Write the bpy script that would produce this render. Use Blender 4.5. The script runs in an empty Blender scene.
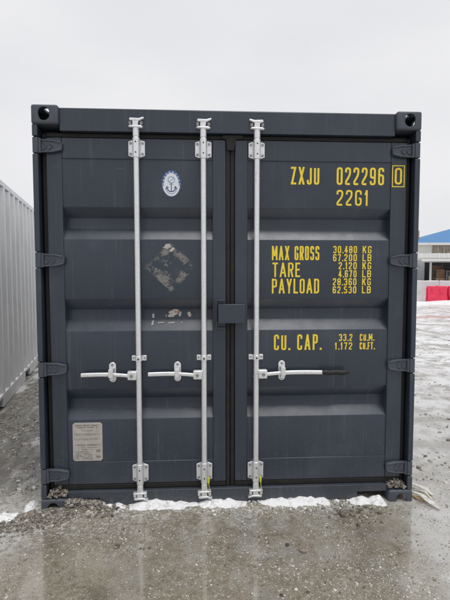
import bpy, bmesh, math, random
import numpy as np
from mathutils import Vector, Matrix
random.seed(7)
rng = np.random.default_rng(11)
scn = bpy.context.scene
C = scn.collection
R = math.radians

# ---------------------------------------------------------------- camera
PITCH, YAW, ROLL = .0584, .0518, -.0005
cam = bpy.data.cameras.new('camera')
cam.sensor_fit = 'VERTICAL'; cam.sensor_height = 36; cam.sensor_width = 27
cam.lens = 433 / 600 * 36
cam.clip_start = .05; cam.clip_end = 3000
co = bpy.data.objects.new('camera', cam); C.objects.link(co)
cp_, sp_, cy_, sy_ = math.cos(PITCH), math.sin(PITCH), math.cos(YAW), math.sin(YAW)
fw = Vector((sy_ * cp_, cy_ * cp_, -sp_)); rt = Vector((cy_, -sy_, 0)); up = rt.cross(fw)
cr, sr = math.cos(ROLL), math.sin(ROLL)
rt2, up2 = rt * cr + up * sr, up * cr - rt * sr
m = Matrix((rt2, up2, -fw)).transposed().to_4x4(); m.translation = (-.1799, -2.7445, 1.5058)
co.matrix_world = m
scn.camera = co

# ---------------------------------------------------------------- world: closed cloud deck
SUN_EL, SUN_AZ = R(74), R(150)          # azimuth clockwise from +Y
w = bpy.data.worlds.new('World'); scn.world = w; w.use_nodes = True
nt = w.node_tree; nt.nodes.clear()
def wn(t, **k):
    n = nt.nodes.new(t)
    for a, b in k.items(): setattr(n, a, b)
    return n
out = wn('ShaderNodeOutputWorld'); bg = wn('ShaderNodeBackground'); bg.inputs['Strength'].default_value = .1
sky = wn('ShaderNodeTexSky', sky_type='NISHITA'); sky.sun_disc = False
sky.sun_elevation = SUN_EL; sky.sun_rotation = SUN_AZ; sky.air_density = 1; sky.dust_density = 4
hs = wn('ShaderNodeHueSaturation'); hs.inputs['Saturation'].default_value = .15; hs.inputs['Value'].default_value = .9
tc = wn('ShaderNodeTexCoord'); mp = wn('ShaderNodeMapping'); mp.inputs['Scale'].default_value = (1, 1, 2.4)
nz = wn('ShaderNodeTexNoise'); nz.inputs['Scale'].default_value = 1.7; nz.inputs['Detail'].default_value = 5; nz.inputs['Roughness'].default_value = .45
rp = wn('ShaderNodeValToRGB')
rp.color_ramp.elements[0].position = .32; rp.color_ramp.elements[0].color = (.735, .745, .775, 1)
rp.color_ramp.elements[1].position = .68; rp.color_ramp.elements[1].color = (.86, .86, .88, 1)
sc10 = wn('ShaderNodeVectorMath', operation='SCALE'); sc10.inputs['Scale'].default_value = 10.4
mx = wn('ShaderNodeMix', data_type='RGBA'); mx.inputs['Factor'].default_value = .93
L = nt.links.new
L(tc.outputs['Generated'], mp.inputs['Vector']); L(mp.outputs[0], nz.inputs['Vector']); L(nz.outputs['Fac'], rp.inputs['Fac'])
L(rp.outputs['Color'], sc10.inputs[0]); L(sky.outputs[0], hs.inputs['Color'])
L(hs.outputs[0], mx.inputs[6]); L(sc10.outputs[0], mx.inputs[7]); L(mx.outputs[2], bg.inputs['Color']); L(bg.outputs[0], out.inputs['Surface'])

sl = bpy.data.lights.new('sun', 'SUN'); sl.energy = 1.5; sl.angle = R(30); sl.color = (1, .985, .96)
so = bpy.data.objects.new('sun', sl); C.objects.link(so)
sd = Vector((math.sin(SUN_AZ) * math.cos(SUN_EL), math.cos(SUN_AZ) * math.cos(SUN_EL), math.sin(SUN_EL)))
so.rotation_euler = sd.to_track_quat('Z', 'Y').to_euler(); so.location = (0, -3, 20)
vs = scn.view_settings
vs.view_transform = 'Standard'; vs.look = 'None'; vs.exposure = 0; vs.gamma = 1; vs.use_curve_mapping = False
scn.render.engine = 'CYCLES'

# ---------------------------------------------------------------- helpers
def tag(o, label=None, cat=None, group=None, kind=None):
    if label: o['label'] = label
    if cat: o['category'] = cat
    if group: o['group'] = group
    if kind: o['kind'] = kind
    return o
def empty(name, loc=(0, 0, 0), rz=0, parent=None):
    o = bpy.data.objects.new(name, None); C.objects.link(o); o.location = loc; o.rotation_euler = (0, 0, rz)
    o.empty_display_size = .1
    if parent: o.parent = parent
    return o
class MB:
    def __init__(s): s.bm = bmesh.new()
    def box(s, x0, x1, y0, y1, z0, z1, M=None):
        vs_ = [s.bm.verts.new(M @ Vector(p) if M else p) for p in ((x0, y0, z0), (x1, y0, z0), (x1, y1, z0), (x0, y1, z0), (x0, y0, z1), (x1, y0, z1), (x1, y1, z1), (x0, y1, z1))]
        for f in ((0, 1, 5, 4), (1, 2, 6, 5), (2, 3, 7, 6), (3, 0, 4, 7), (4, 5, 6, 7), (3, 2, 1, 0)): s.bm.faces.new([vs_[i] for i in f])
        return s
    def prism(s, pts, a0, a1, axis='y'):
        """polygon extruded along an axis; pts are (x,z) for y, (x,y) for z, (y,z) for x"""
        def P(p, a): return {'y': (p[0], a, p[1]), 'z': (p[0], p[1], a), 'x': (a, p[0], p[1])}[axis]
        A = [s.bm.verts.new(P(p, a0)) for p in pts]; B = [s.bm.verts.new(P(p, a1)) for p in pts]
        n = len(pts)
        s.bm.faces.new(A); s.bm.faces.new(B[::-1])
        for i in range(n): s.bm.faces.new((A[i], B[i], B[(i + 1) % n], A[(i + 1) % n]))
        return s
    def tube(s, pts, r, n=14):
        pts = [Vector(p) for p in pts]; rings = []
        rr = r if isinstance(r, (list, tuple)) else [r] * len(pts)
        for i, p in enumerate(pts):
            d = (pts[min(i + 1, len(pts) - 1)] - pts[max(i - 1, 0)]).normalized()
            a = d.orthogonal().normalized() if abs(d.z) < .9 else Vector((1, 0, 0)) - d * d.x
            a.normalize(); b = d.cross(a)
            rings.append([s.bm.verts.new(p + (a * math.cos(t) + b * math.sin(t)) * rr[i]) for t in [2 * math.pi * k / n for k in range(n)]])
        for A, B in zip(rings, rings[1:]):
            for k in range(n): s.bm.faces.new((A[k], A[(k + 1) % n], B[(k + 1) % n], B[k]))
        s.bm.faces.new(rings[0][::-1]); s.bm.faces.new(rings[-1])
        return s
    def ribbon(s, pts, hw, y, t, closed=False):
        """flat stroke in the xz plane with thickness t towards -y"""
        P = [Vector(p) for p in pts]; n = len(P); Lp, Rp = [], []
        for i in range(n):
            a = P[(i - 1) % n] if closed or i > 0 else None; b = P[(i + 1) % n] if closed or i < n - 1 else None
            d0 = (P[i] - a).normalized() if a is not None else None; d1 = (b - P[i]).normalized() if b is not None else None
            if d0 is None: d0 = d1
            if d1 is None: d1 = d0
            n0, n1 = Vector((-d0.y, d0.x)), Vector((-d1.y, d1.x)); mm = n0 + n1
            if mm.length < 1e-4: mm = n0
            mm.normalize(); k = hw / max(.45, mm.dot(n0))
            Lp.append(P[i] + mm * k); Rp.append(P[i] - mm * k)
        def ring(y_): return [s.bm.verts.new((p.x, y_, p.y)) for p in Lp], [s.bm.verts.new((p.x, y_, p.y)) for p in Rp]
        Lf, Rf = ring(y - t)
        for i in range(n if closed else n - 1):
            j = (i + 1) % n
            s.bm.faces.new((Lf[i], Lf[j], Rf[j], Rf[i]))
        return s
    def build(s, name, mat, parent=None, bevel=0, smooth=False, seg=2, normals=True):
        if normals: bmesh.ops.recalc_face_normals(s.bm, faces=s.bm.faces[:])
        me = bpy.data.meshes.new(name); s.bm.to_mesh(me); s.bm.free()
        o = bpy.data.objects.new(name, me); C.objects.link(o)
        if mat: me.materials.append(mat)
        if parent: o.parent = parent
        if bevel:
            b = o.modifiers.new('bevel', 'BEVEL'); b.width = bevel; b.segments = seg; b.limit_method = 'ANGLE'; b.angle_limit = R(35); b.harden_normals = False
        if smooth or bevel:
            for p in me.polygons: p.use_smooth = True
            me.set_sharp_from_angle(angle=R(40))
        return o
def bx(name, mat, parent, x0, x1, y0, y1, z0, z1, bevel=0.002, **k):
    return MB().box(min(x0, x1), max(x0, x1), y0, y1, z0, z1).build(name, mat, parent, bevel, **k)

# ---------------------------------------------------------------- numpy value noise
def _h(i, j, s):
    n = (i * 374761393 + j * 668265263 + s * 974634533) & 0xffffffff
    n = ((n ^ (n >> 13)) * 1274126177) & 0xffffffff
    return ((n ^ (n >> 16)) & 0xffff) / 65535.
def vnoise(x, y, s=0):
    x = np.asarray(x, float); y = np.asarray(y, float)
    i = np.floor(x).astype(np.int64); j = np.floor(y).astype(np.int64); u = x - i; v = y - j
    u = u * u * (3 - 2 * u); v = v * v * (3 - 2 * v)
    return (_h(i, j, s) * (1 - u) + _h(i + 1, j, s) * u) * (1 - v) + (_h(i, j + 1, s) * (1 - u) + _h(i + 1, j + 1, s) * u) * v
def fbm(x, y, o=4, s=0):
    t = 0; a = .5; n = 0
    for k in range(o): t = t + a * vnoise(np.asarray(x) * 2 ** k, np.asarray(y) * 2 ** k, s + k); n += a; a *= .5
    return t / n - .5
def smooth(a, b, x): t = np.clip((np.asarray(x) - a) / (b - a), 0, 1); return t * t * (3 - 2 * t)
def ground_h(x, y):
    x = np.asarray(x, float); y = np.asarray(y, float)
    d = np.hypot(x, y + .3)
    rough_ = np.clip(smooth(-.22, -.02, y + .16 * fbm(x * 3, y * 3, 3, 14)) + smooth(-.95, -1.15, x) * smooth(-.75, -.35, y) + smooth(-1.2, -1.4, x), 0, 1)   # lumpy slush along the container
    h = .02 * fbm(x * .8, y * .8, 2, 1) + (.004 + .008 * rough_) * fbm(x * 6, y * 6, 3, 5) + (.0012 + .012 * rough_) * fbm(x * 26, y * 26, 3, 9)
    h = h + smooth(1.3, 2.2, x) * .02 * fbm(x * 4, y * 7, 3, 21)
    # frozen wheel ruts left of the container
    h = h + .025 * smooth(-1.22, -1.45, x) * fbm(x * 3.5, y * 2.2, 3, 33)
    # ridge of scraped gravel at the left corner
    h = h + .022 * np.exp(-((y + .10 - (x + 1.2) * .25) / .10) ** 2) * smooth(-.62, -.95, x) * smooth(-2.0, -1.3, x)
    # snow bank in front of the barriers
    h = h + .24 * np.exp(-((y - 18.4) / 1.0) ** 2) * smooth(4, 9, x) * (.45 + .5 * vnoise(x * .9, y * .9, 3))
    h = h + .10 * fbm(x * .35, y * .35, 3, 41) * smooth(3, 9, d)
    return h

# ---------------------------------------------------------------- materials
def newmat(name):
    mt = bpy.data.materials.new(name); mt.use_nodes = True
    return mt, mt.node_tree, mt.node_tree.nodes['Principled BSDF']
class NT:
    def __init__(s, nt): s.nt = nt; s.pos = nt.nodes.new('ShaderNodeNewGeometry').outputs['Position']
    def n(s, t, **k):
        x = s.nt.nodes.new(t)
        for a, b in k.items(): setattr(x, a, b)
        return x
    def l(s, a, b): s.nt.links.new(a, b)
    def vec(s, scale, src=None):
        x = s.n('ShaderNodeMapping'); x.inputs['Scale'].default_value = scale if isinstance(scale, tuple) else (scale,) * 3
        s.l(src or s.pos, x.inputs['Vector']); return x.outputs[0]
    def noise(s, scale, detail=4, rough=.55, dist=0, src=None):
        x = s.n('ShaderNodeTexNoise'); x.inputs['Scale'].default_value = 1; x.inputs['Detail'].default_value = detail
        x.inputs['Roughness'].default_value = rough; x.inputs['Distortion'].default_value = dist
        s.l(s.vec(scale, src), x.inputs['Vector']); return x.outputs['Fac']
    def voro(s, scale, feature='F1', out='Distance', src=None):
        x = s.n('ShaderNodeTexVoronoi', feature=feature); x.inputs['Scale'].default_value = 1
        s.l(s.vec(scale, src), x.inputs['Vector']); return x.outputs[out]
    def ramp(s, fac, stops, interp='LINEAR'):
        x = s.n('ShaderNodeValToRGB'); e = x.color_ramp.elements; x.color_ramp.interpolation = interp
        while len(e) < len(stops): e.new(.5)
        for el, (p, c) in zip(e, stops):
            el.position = p; el.color = (c, c, c, 1) if isinstance(c, (int, float)) else (*c, 1)
        s.l(fac, x.inputs['Fac']); return x.outputs['Color']
    def mix(s, fac, a, b, blend='MIX'):
        x = s.n('ShaderNodeMix', data_type='RGBA', blend_type=blend); x.clamp_factor = True
        for sock, v in ((x.inputs['Factor'], fac), (x.inputs[6], a), (x.inputs[7], b)):
            if isinstance(v, (int, float)): sock.default_value = v if sock == x.inputs['Factor'] else (v, v, v, 1)
            elif isinstance(v, tuple): sock.default_value = (*v, 1)
            else: s.l(v, sock)
        return x.outputs[2]
    def math(s, op, a, b=0., c=0.):
        x = s.n('ShaderNodeMath', operation=op)
        for i, v in enumerate((a, b, c)):
            if isinstance(v, (int, float)): x.inputs[i].default_value = v
            else: s.l(v, x.inputs[i])
        return x.outputs[0]
    def mr(s, v, a, b, c=0., d=1., sm=True):
        x = s.n('ShaderNodeMapRange', interpolation_type='SMOOTHSTEP' if sm else 'LINEAR')
        s.l(v, x.inputs['Value'])
        for k, q in zip(('From Min', 'From Max', 'To Min', 'To Max'), (a, b, c, d)): x.inputs[k].default_value = q
        return x.outputs[0]
    def bump(s, h, strength, dist, prev=None):
        x = s.n('ShaderNodeBump'); x.inputs['Strength'].default_value = strength; x.inputs['Distance'].default_value = dist
        s.l(h, x.inputs['Height'])
        if prev: s.l(prev, x.inputs['Normal'])
        return x.outputs[0]
    def xyz(s):
        x = s.n('ShaderNodeSeparateXYZ'); s.l(s.pos, x.inputs[0]); return x.outputs
    def island(s):
        return s.n('ShaderNodeNewGeometry').outputs['Random Per Island']
def paint(name, col, rough=.42, dust=.12, dustcol=(.3, .3, .3), streak=.5, peel=.25, metal=0, splash=0):
    mt, t, p = newmat(name); g = NT(t)
    a = g.noise((3, 3, 2.2), 5, .6); st = g.noise((95, 95, 1.3), 3, .6); st2 = g.noise((14, 14, .7), 4, .65)
    fine = g.noise(220, 2, .5)
    c0 = g.mix(g.ramp(a, [(.3, 0.), (.7, 1.)]), tuple(v * .9 for v in col), tuple(v * 1.1 for v in col))
    d = g.math('MULTIPLY', g.mr(st, .5, .72), g.mr(st2, .42, .7))
    d = g.math('ADD', g.math('MULTIPLY', d, streak), g.math('MULTIPLY', g.mr(a, .5, .8), .35))
    d = g.math('MULTIPLY', d, dust)
    c0 = g.mix(d, c0, dustcol)
    if splash:                                          # grey road spray low on the steel, hairline scratches
        z = g.xyz()[2]; sp = g.math('MULTIPLY', g.mr(g.noise(70, 5, .7), .55, .72), g.mr(z, .75, .05)); sp = g.math('ADD', g.math('MULTIPLY', sp, .35), g.math('MULTIPLY', g.mr(g.math('ADD', z, g.math('MULTIPLY', st2, .2)), .36, .10), .13))
        c0 = g.mix(sp, c0, (.23, .215, .19))
        run = g.math('MULTIPLY', g.mr(g.noise((38, 38, .9), 4, .6), .56, .70), g.mr(g.noise((5, 5, 2), 3, .6), .48, .62)); c0 = g.mix(g.math('MULTIPLY', run, .16), c0, (.22, .21, .195))
        sc = g.math('MULTIPLY', g.mr(g.noise((7, 7, 160), 2, .4, 1.2), .72, .76), g.mr(g.noise(4, 3, .6), .55, .68)); c0 = g.mix(g.math('MULTIPLY', sc, .35), c0, (.3, .3, .31))
    g.l(c0, p.inputs['Base Color'])
    g.l(g.math('ADD', g.math('MULTIPLY', g.noise(9, 4, .6), .22), rough - .11), p.inputs['Roughness'])
    b = g.bump(g.noise((5, 5, 3), 3, .5), .06, .02); b = g.bump(fine, peel * .1, .002, b)
    g.l(b, p.inputs['Normal']); p.inputs['Metallic'].default_value = metal
    p.inputs['Specular IOR Level'].default_value = .55
    return mt
def plain(name, col, rough=.6, var=.15, scale=20, metal=0, bump=.15, bd=.003):
    mt, t, p = newmat(name); g = NT(t); n = g.noise(scale, 5, .6)
    g.l(g.mix(g.ramp(n, [(.3, 0.), (.7, 1.)]), tuple(v * (1 - var) for v in col), tuple(min(1, v * (1 + var)) for v in col)), p.inputs['Base Color'])
    p.inputs['Roughness'].default_value = rough; p.inputs['Metallic'].default_value = metal
    if bump: g.l(g.bump(g.noise(scale * 6, 3, .6), bump, bd), p.inputs['Normal'])
    return mt
M = {}
M['navy'] = paint('anthracite_paint', (.030, .041, .061), .31, .30, (.2, .21, .23), splash=1)
M['casting'] = paint('anthracite_cast_steel', (.062, .072, .092), .5, .2, (.2, .21, .23), peel=2.5)
M['rubber'] = plain('black_rubber', (.022, .02, .019), .65, .35, 30)
M['gasket'] = plain('brown_black_gasket', (.013, .0118, .011), .7, .4, 18)
M['dark'] = plain('dark_hollow_shade', (.03, .032, .036), .7)  # near-black colour standing for the shade inside holes and pockets
M['grip'] = plain('black_grip', (.012, .012, .013), .5, .3, 60, bump=.4)
M['wood'] = plain('container_floor_wood', (.2, .12, .07), .7)
M['white'] = paint('white_grey_container_paint', (.88, .885, .89), .42, .2, (.5, .49, .47), streak=.8, splash=1)
def galv():
    mt, t, p = newmat('galvanised_steel'); g = NT(t)
    v = g.voro(90, out='Color'); sep = g.n('ShaderNodeSeparateColor'); g.l(v, sep.inputs[0])
    n = g.noise((22, 22, 8), 5, .65)
    c = g.mix(sep.outputs[0], (.78, .795, .81), (.86, .87, .88))
    c = g.mix(g.math('MULTIPLY', g.mr(n, .55, .8), .6), c, (.55, .55, .54)); n2 = g.noise(60, 3, .6)
    c = g.mix(g.math('MULTIPLY', g.mr(n2, .6, .75), .25), c, (.26, .24, .2))
    g.l(c, p.inputs['Base Color']); p.inputs['Metallic'].default_value = .6
    g.l(g.math('ADD', g.math('MULTIPLY', n, .3), .2), p.inputs['Roughness'])
    g.l(g.bump(g.noise(160, 3, .6), .2, .002), p.inputs['Normal'])
    return mt
M['galv'] = galv()
M['bolt'] = plain('dull_bolt_steel', (.33, .33, .32), .45, .3, 80, metal=.5)
M['yellow'] = plain('yellow_marking_film', (.97, .70, .045), .5, .1, 60, bump=.05)
M['sealtag'] = plain('yellow_green_seal_tag', (.62, .62, .05), .4, .2, 60)
M['wire'] = plain('thin_wire', (.5, .5, .48), .4, .1, 60, metal=.5)
M['sticker_white'] = plain('white_sticker_film', (.78, .8, .84), .4, .05, 60, bump=0)
M['sticker_blue'] = plain('blue_sticker_ink', (.03, .07, .24), .4, .2, 90, bump=0)
M['sticker_pale'] = plain('pale_blue_sticker_ink', (.33, .42, .6), .4, .15, 90, bump=0)
M['plate'] = plain('stamped_alloy_plate', (.50, .47, .43), .42, .12, 40, metal=.2)
M['plate_ink'] = plain('plate_engraving', (.2, .185, .165), .6, .2, 90)
M['scrap'] = plain('torn_label_paper', (.5, .48, .45), .8, .4, 120)
M['scrap_pink'] = plain('torn_pink_label', (.5, .27, .24), .8, .3, 120)
def residue():
    mt, t, p = newmat('label_glue_residue'); g = NT(t)
    n = g.noise(26, 6, .68, .3); n2 = g.noise(9, 3, .6); n3 = g.noise(170, 3, .6)
    x, y, z = g.xyz(); cx, cz = -.381, 1.553
    d = g.math('ADD', g.math('ABSOLUTE', g.math('SUBTRACT', x, cx)), g.math('ABSOLUTE', g.math('SUBTRACT', z, cz)))
    rim = g.mr(d, .05, .15)                       # more glue kept towards the rim
    a = g.math('ADD', g.math('ADD', g.math('MULTIPLY', n, .75), g.math('MULTIPLY', n2, .5)), g.math('MULTIPLY', rim, .10))
    a = g.mr(a, .63, .80); a = g.math('MULTIPLY', a, g.mr(g.math('ADD', d, g.math('MULTIPLY', g.math('SUBTRACT', n, .5), .10)), .176, .150)); a = g.math('MULTIPLY', a, g.mr(n3, .30, .55, .35, 1.))
    g.l(g.math('MULTIPLY', a, .72), p.inputs['Alpha'])
    g.l(g.ramp(n3, [(.3, (.2, .2, .195)), (.7, (.42, .41, .39))]), p.inputs['Base Color']); p.inputs['Roughness'].default_value = .85
    return mt
M['residue'] = residue()
def ground_mat():
    mt, t, p = newmat('frozen_yard_ground'); g = NT(t); x, y, z = g.xyz()
    nb = g.noise(1.1, 5, .6); nm = g.noise(5, 5, .62, .4); nf = g.noise(28, 5, .65); ng = g.noise(120, 4, .7); ch = g.voro(120); ch2 = g.voro(210, out='Color')
    sp = g.n('ShaderNodeSeparateColor'); g.l(ch2, sp.inputs[0])
    # brown frozen mud with fine gravel
    mud = g.mix(g.ramp(nm, [(.33, 0.), (.66, 1.)]), (.14, .114, .074), (.265, .235, .178))
    mud = g.mix(g.ramp(nf, [(.35, 0.), (.68, 1.)]), mud, (.34, .30, .23))
    mud = g.mix(g.mr(ng, .42, .3), mud, (.085, .072, .054))
    chips = g.math('MULTIPLY', g.mr(sp.outputs[0], .80, .9), g.mr(ch, .5, .3))
    mud = g.mix(g.math('MULTIPLY', chips, .8), mud, (.6, .59, .54))
    wet = g.mr(g.math('ADD', g.math('MULTIPLY', g.noise(2.1, 4, .6, .5), .7), g.math('MULTIPLY', nm, .3)), .49, .60)
    mud = g.mix(g.math('MULTIPLY', wet, .62), mud, g.mix(nf, (.066, .052, .029), (.15, .122, .077)))
    # grey clear ice films over the mud
    film = g.mr(g.math('ADD', g.math('MULTIPLY', nb, .6), g.math('MULTIPLY', nm, .5)), .54, .72)
    mud = g.mix(g.math('MULTIPLY', film, .6), mud, (.44, .43, .405))
    # pale ice crust
    ice = g.mix(g.ramp(nm, [(.35, 0.), (.65, 1.)]), (.42, .41, .395), (.60, .59, .575))
    ice = g.mix(g.mr(nf, .52, .75), ice, (.70, .695, .685)); ice = g.mix(g.math('MULTIPLY', g.mr(ng, .45, .28), .7), ice, (.2, .185, .16))
    snow = g.mix(g.ramp(nf, [(.3, 0.), (.7, 1.)]), (.70, .70, .71), (.86, .86, .87))
    dirt = g.mix(nf, (.24, .225, .20), (.46, .44, .415))
    far = g.mix(g.mr(g.math('ADD', g.math('MULTIPLY', g.noise((1.5, 1.9, 1), 6, .66, .6), .7), g.math('MULTIPLY', nm, .35)),   .43, .60), dirt, g.mix(g.mr(y, 0., 4.5), ice, snow))
    # pale crust beside the container; in front its colour also stands for sky reflection
    j = g.math('MULTIPLY', g.math('SUBTRACT', nf, .5), .035)
    xe = g.math('ADD', x, g.math('MULTIPLY', g.math('SUBTRACT', nm, .5), .45))
    edge = g.math('MULTIPLY', g.mr(g.math('ADD', xe, g.math('MULTIPLY', y, -.3)), .95, 1.38), .9)
    side = g.math('MULTIPLY', g.mr(xe, 1.15, 1.35), g.mr(y, -.26, -.1))
    right = g.math('MAXIMUM', edge, side)
    # left yard: dark frozen gravel with pale streaks
    gv = g.mix(g.ramp(g.noise((16, 7, 10), 5, .65), [(.33, 0.), (.7, 1.)]), (.095, .085, .072), (.30, .285, .255))
    gv = g.mix(g.mr(g.noise((3.2, 1.5, 3), 4, .6), .52, .64), gv, (.56, .55, .535))
    left = g.math('MULTIPLY', g.mr(x, -1.15, -1.4), g.mr(y, .05, .3))
    lice = g.math('MULTIPLY', g.mr(g.math('ADD', x, g.math('MULTIPLY', nm, .4)), -.92, -1.12), g.mr(g.math('ABSOLUTE', g.math('SUBTRACT', y, -.22)), .55, .15))
    c = g.mix(left, mud, gv); c = g.mix(g.math('MULTIPLY', g.math('MULTIPLY', lice, g.mr(nf, .3, .6)), .85), c, ice);
    slush = g.math('MULTIPLY', g.mr(g.math('ADD', g.math('ADD', y, g.math('MULTIPLY', x, -.12)), g.math('MULTIPLY', g.math('SUBTRACT', nm, .5), .9)), -.36, -.02), g.mr(g.noise((34, 46, 30), 5, .7, .8), .47, .60)); slush = g.math('MULTIPLY', slush, g.mr(y, .4, .1)); c = g.mix(g.math('MULTIPLY', slush, .75), c, (.62, .605, .58))
    near = g.mix(g.mr(y, -.2, 1.2), g.mix(.35, ice, mud), far)
    c = g.mix(right, c, near)
    far2 = g.math('MAXIMUM', g.mr(y, 6, 9), g.mr(g.math('ABSOLUTE', x), 6, 9)); c = g.mix(far2, c, far)
    # the bank of clean snow
    bank = g.math('MULTIPLY', g.mr(y, 16.9, 17.6), g.mr(y, 20.5, 19.6)); c = g.mix(g.math('MULTIPLY', bank, g.mr(x, 4, 8)), c, (.82, .82, .83))
    red = g.math('MULTIPLY', g.mr(g.math('ABSOLUTE', g.math('SUBTRACT', y, g.math('ADD', 11.6, g.math('MULTIPLY', nb, 1.)))), .45, .2), g.mr(x, 6.9, 7.6))
    c = g.mix(g.math('MULTIPLY', red, .55), c, (.5, .2, .17))
    g.l(c, p.inputs['Base Color'])
    g.l(g.math('SUBTRACT', g.mr(g.math('ADD', g.math('MULTIPLY', nm, .6), g.math('MULTIPLY', nf, .4)), .36, .62, .68, .38), g.math('MULTIPLY', wet, .1)), p.inputs['Roughness'])
    b = g.bump(nf, .45, .010); b = g.bump(ng, .6, .006, b); b = g.bump(ch, .4, .004, b); g.l(b, p.inputs['Normal'])
    # melt water and clear ice standing level over the rough ground
    up_ = g.n('ShaderNodeCombineXYZ'); up_.inputs[2].default_value = 1
    fb = g.bump(g.noise(3.5, 3, .5), .03, .02, up_.outputs[0]); fb = g.bump(nf, .02, .004, fb)
    cov = g.mr(g.math('ADD', g.math('MULTIPLY', g.noise(2.6, 5, .6), .7), g.math('MULTIPLY', nf, .3)), .32, .46, .45, 1.)
    cov = g.math('MULTIPLY', cov, g.mr(g.math('ADD', y, g.math('MULTIPLY', nm, .2)), .10, -.05, .45, 1.))
    cov = g.math('MULTIPLY', cov, g.mr(y, .6, 3., 1., .12)); g.l(cov, p.inputs['Coat Weight']); p.inputs['Coat IOR'].default_value = 1.9
    g.l(g.mr(g.noise(1.7, 4, .6), .38, .64, .02, .17), p.inputs['Coat Roughness']); g.l(fb, p.inputs['Coat Normal'])
    return mt
M['ground'] = ground_mat()
def stones(name, stops, rough=.6):
    mt, t, p = newmat(name); g = NT(t)
    c = g.ramp(g.island(), stops); c = g.mix(g.math('MULTIPLY', g.noise(300, 3, .6), .5), c, (.1, .09, .08))
    g.l(c, p.inputs['Base Color']); p.inputs['Roughness'].default_value = rough
    return mt
M['gravel'] = stones('loose_gravel', [(0, (.09, .077, .062)), (.35, (.19, .165, .135)), (.7, (.30, .268, .225)), (.92, (.46, .43, .39)), (1, (.62, .61, .58))])
M['chips'] = stones('ice_and_grit_chips', [(0, (.12, .10, .075)), (.3, (.25, .225, .18)), (.55, (.45, .43, .375)), (.8, (.66, .65, .60)), (1, (.82, .82, .80))], .4)
M['clod'] = stones('dark_mud_clods', [(0, (.05, .04, .026)), (.5, (.12, .098, .068)), (.85, (.22, .19, .145)), (1, (.4, .38, .34))], .5)
def snow_mat():
    mt, t, p = newmat('clean_snow'); g = NT(t)
    n = g.noise(40, 5, .65); n2 = g.noise(300, 3, .6); z = g.xyz()[2]
    c = g.mix(g.ramp(n, [(.3, 0.), (.65, 1.)]), (.74, .74, .74), (.88, .88, .89)); c = g.mix(g.math('MULTIPLY', g.mr(g.noise(22, 4, .7), .53, .70), .65), c, (.38, .35, .31))
    g.l(c, p.inputs['Base Color']); p.inputs['Roughness'].default_value = .75
    p.inputs['Subsurface Weight'].default_value = .3; p.inputs['Subsurface Radius'].default_value = (.01, .01, .012); p.inputs['Subsurface Scale'].default_value = .5
    b = g.bump(n, .5, .008); g.l(g.bump(n2, .5, .003, b), p.inputs['Normal'])
    return mt
M['snow'] = snow_mat()
M['rock'] = plain('rock', (.24, .2, .175), .7, .35, 60, bump=.6)
M['board'] = plain('weathered_pale_board', (.60, .58, .52), .75, .3, 35, bump=.5)
M['board2'] = plain('ochre_splintered_board', (.40, .27, .14), .75, .3, 45, bump=.5)
M['red'] = plain('red_plastic', (.72, .03, .085), .42, .14, 3)
M['concrete'] = plain('pale_concrete', (.62, .64, .65), .85, .18, 2.5)
M['blue_roof'] = plain('blue_roof_sheet', (.06, .21, .44), .6, .06, 1.2, bump=0)
M['cream'] = plain('cream_wall', (.86, .84, .78), .8, .06, 1.5)
M['trim'] = plain('white_trim', (.76, .76, .75), .6, .05, 3)
M['blind'] = plain('tan_window_pane', (.30, .255, .19), .25, .4, 2.2, bump=0)
M['mullion'] = plain('pale_mullion', (.62, .58, .5), .6)
M['canopy'] = plain('grey_canopy_sheet', (.5, .51, .52), .6, .15, 3)
M['shed_dark'] = plain('near_black', (.03, .028, .027), .8, .3, 3)
M['sheet'] = plain('pale_sheet_metal', (.5, .52, .55), .5, .1, 4)
M['crate'] = plain('brown_crate_wood', (.26, .15, .09), .8, .3, 6)
M['crate2'] = plain('tan_crate_wood', (.42, .3, .2), .8, .3, 6)
M['drum'] = plain('white_tank_plastic', (.62, .62, .6), .5, .1, 6)
M['steelblue'] = plain('slate_rack_steel', (.10, .13, .16), .6, .2, 6)

# ---------------------------------------------------------------- ground: one sheet to the horizon
def axis(a, b, step, lo, hi, grow=1.16):
    xs = list(np.arange(a, b + 1e-6, step)); s = step; v = a; L_ = []
    while v > lo: s *= grow; v -= s; L_.append(v)
    s = step; v = b; U_ = []
    while v < hi: s = min(s * grow, 60 if v > 60 else .35 if v < 22 else s * grow); v += s; U_.append(v)
    return np.array(L_[::-1] + xs + U_)
gx = axis(-1.75, 1.85, .0125, -900, 900, 1.14); gy = axis(-1.15, .55, .0125, -900, 1500, 1.12)
X, Y = np.meshgrid(gx, gy); Z = ground_h(X, Y)
nx, ny = len(gx), len(gy)
me = bpy.data.meshes.new('ground')
idx = np.arange(nx * ny).reshape(ny, nx)
F = np.stack([idx[:-1, :-1], idx[:-1, 1:], idx[1:, 1:], idx[1:, :-1]], -1).reshape(-1, 4)
me.from_pydata(np.stack([X, Y, Z], -1).reshape(-1, 3).tolist(), [], F.tolist())
me.materials.append(M['ground'])
me.polygons.foreach_set('use_smooth', np.ones(len(me.polygons), bool))
ground = bpy.data.objects.new('ground', me); C.objects.link(ground); tag(ground, kind='structure')

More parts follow.
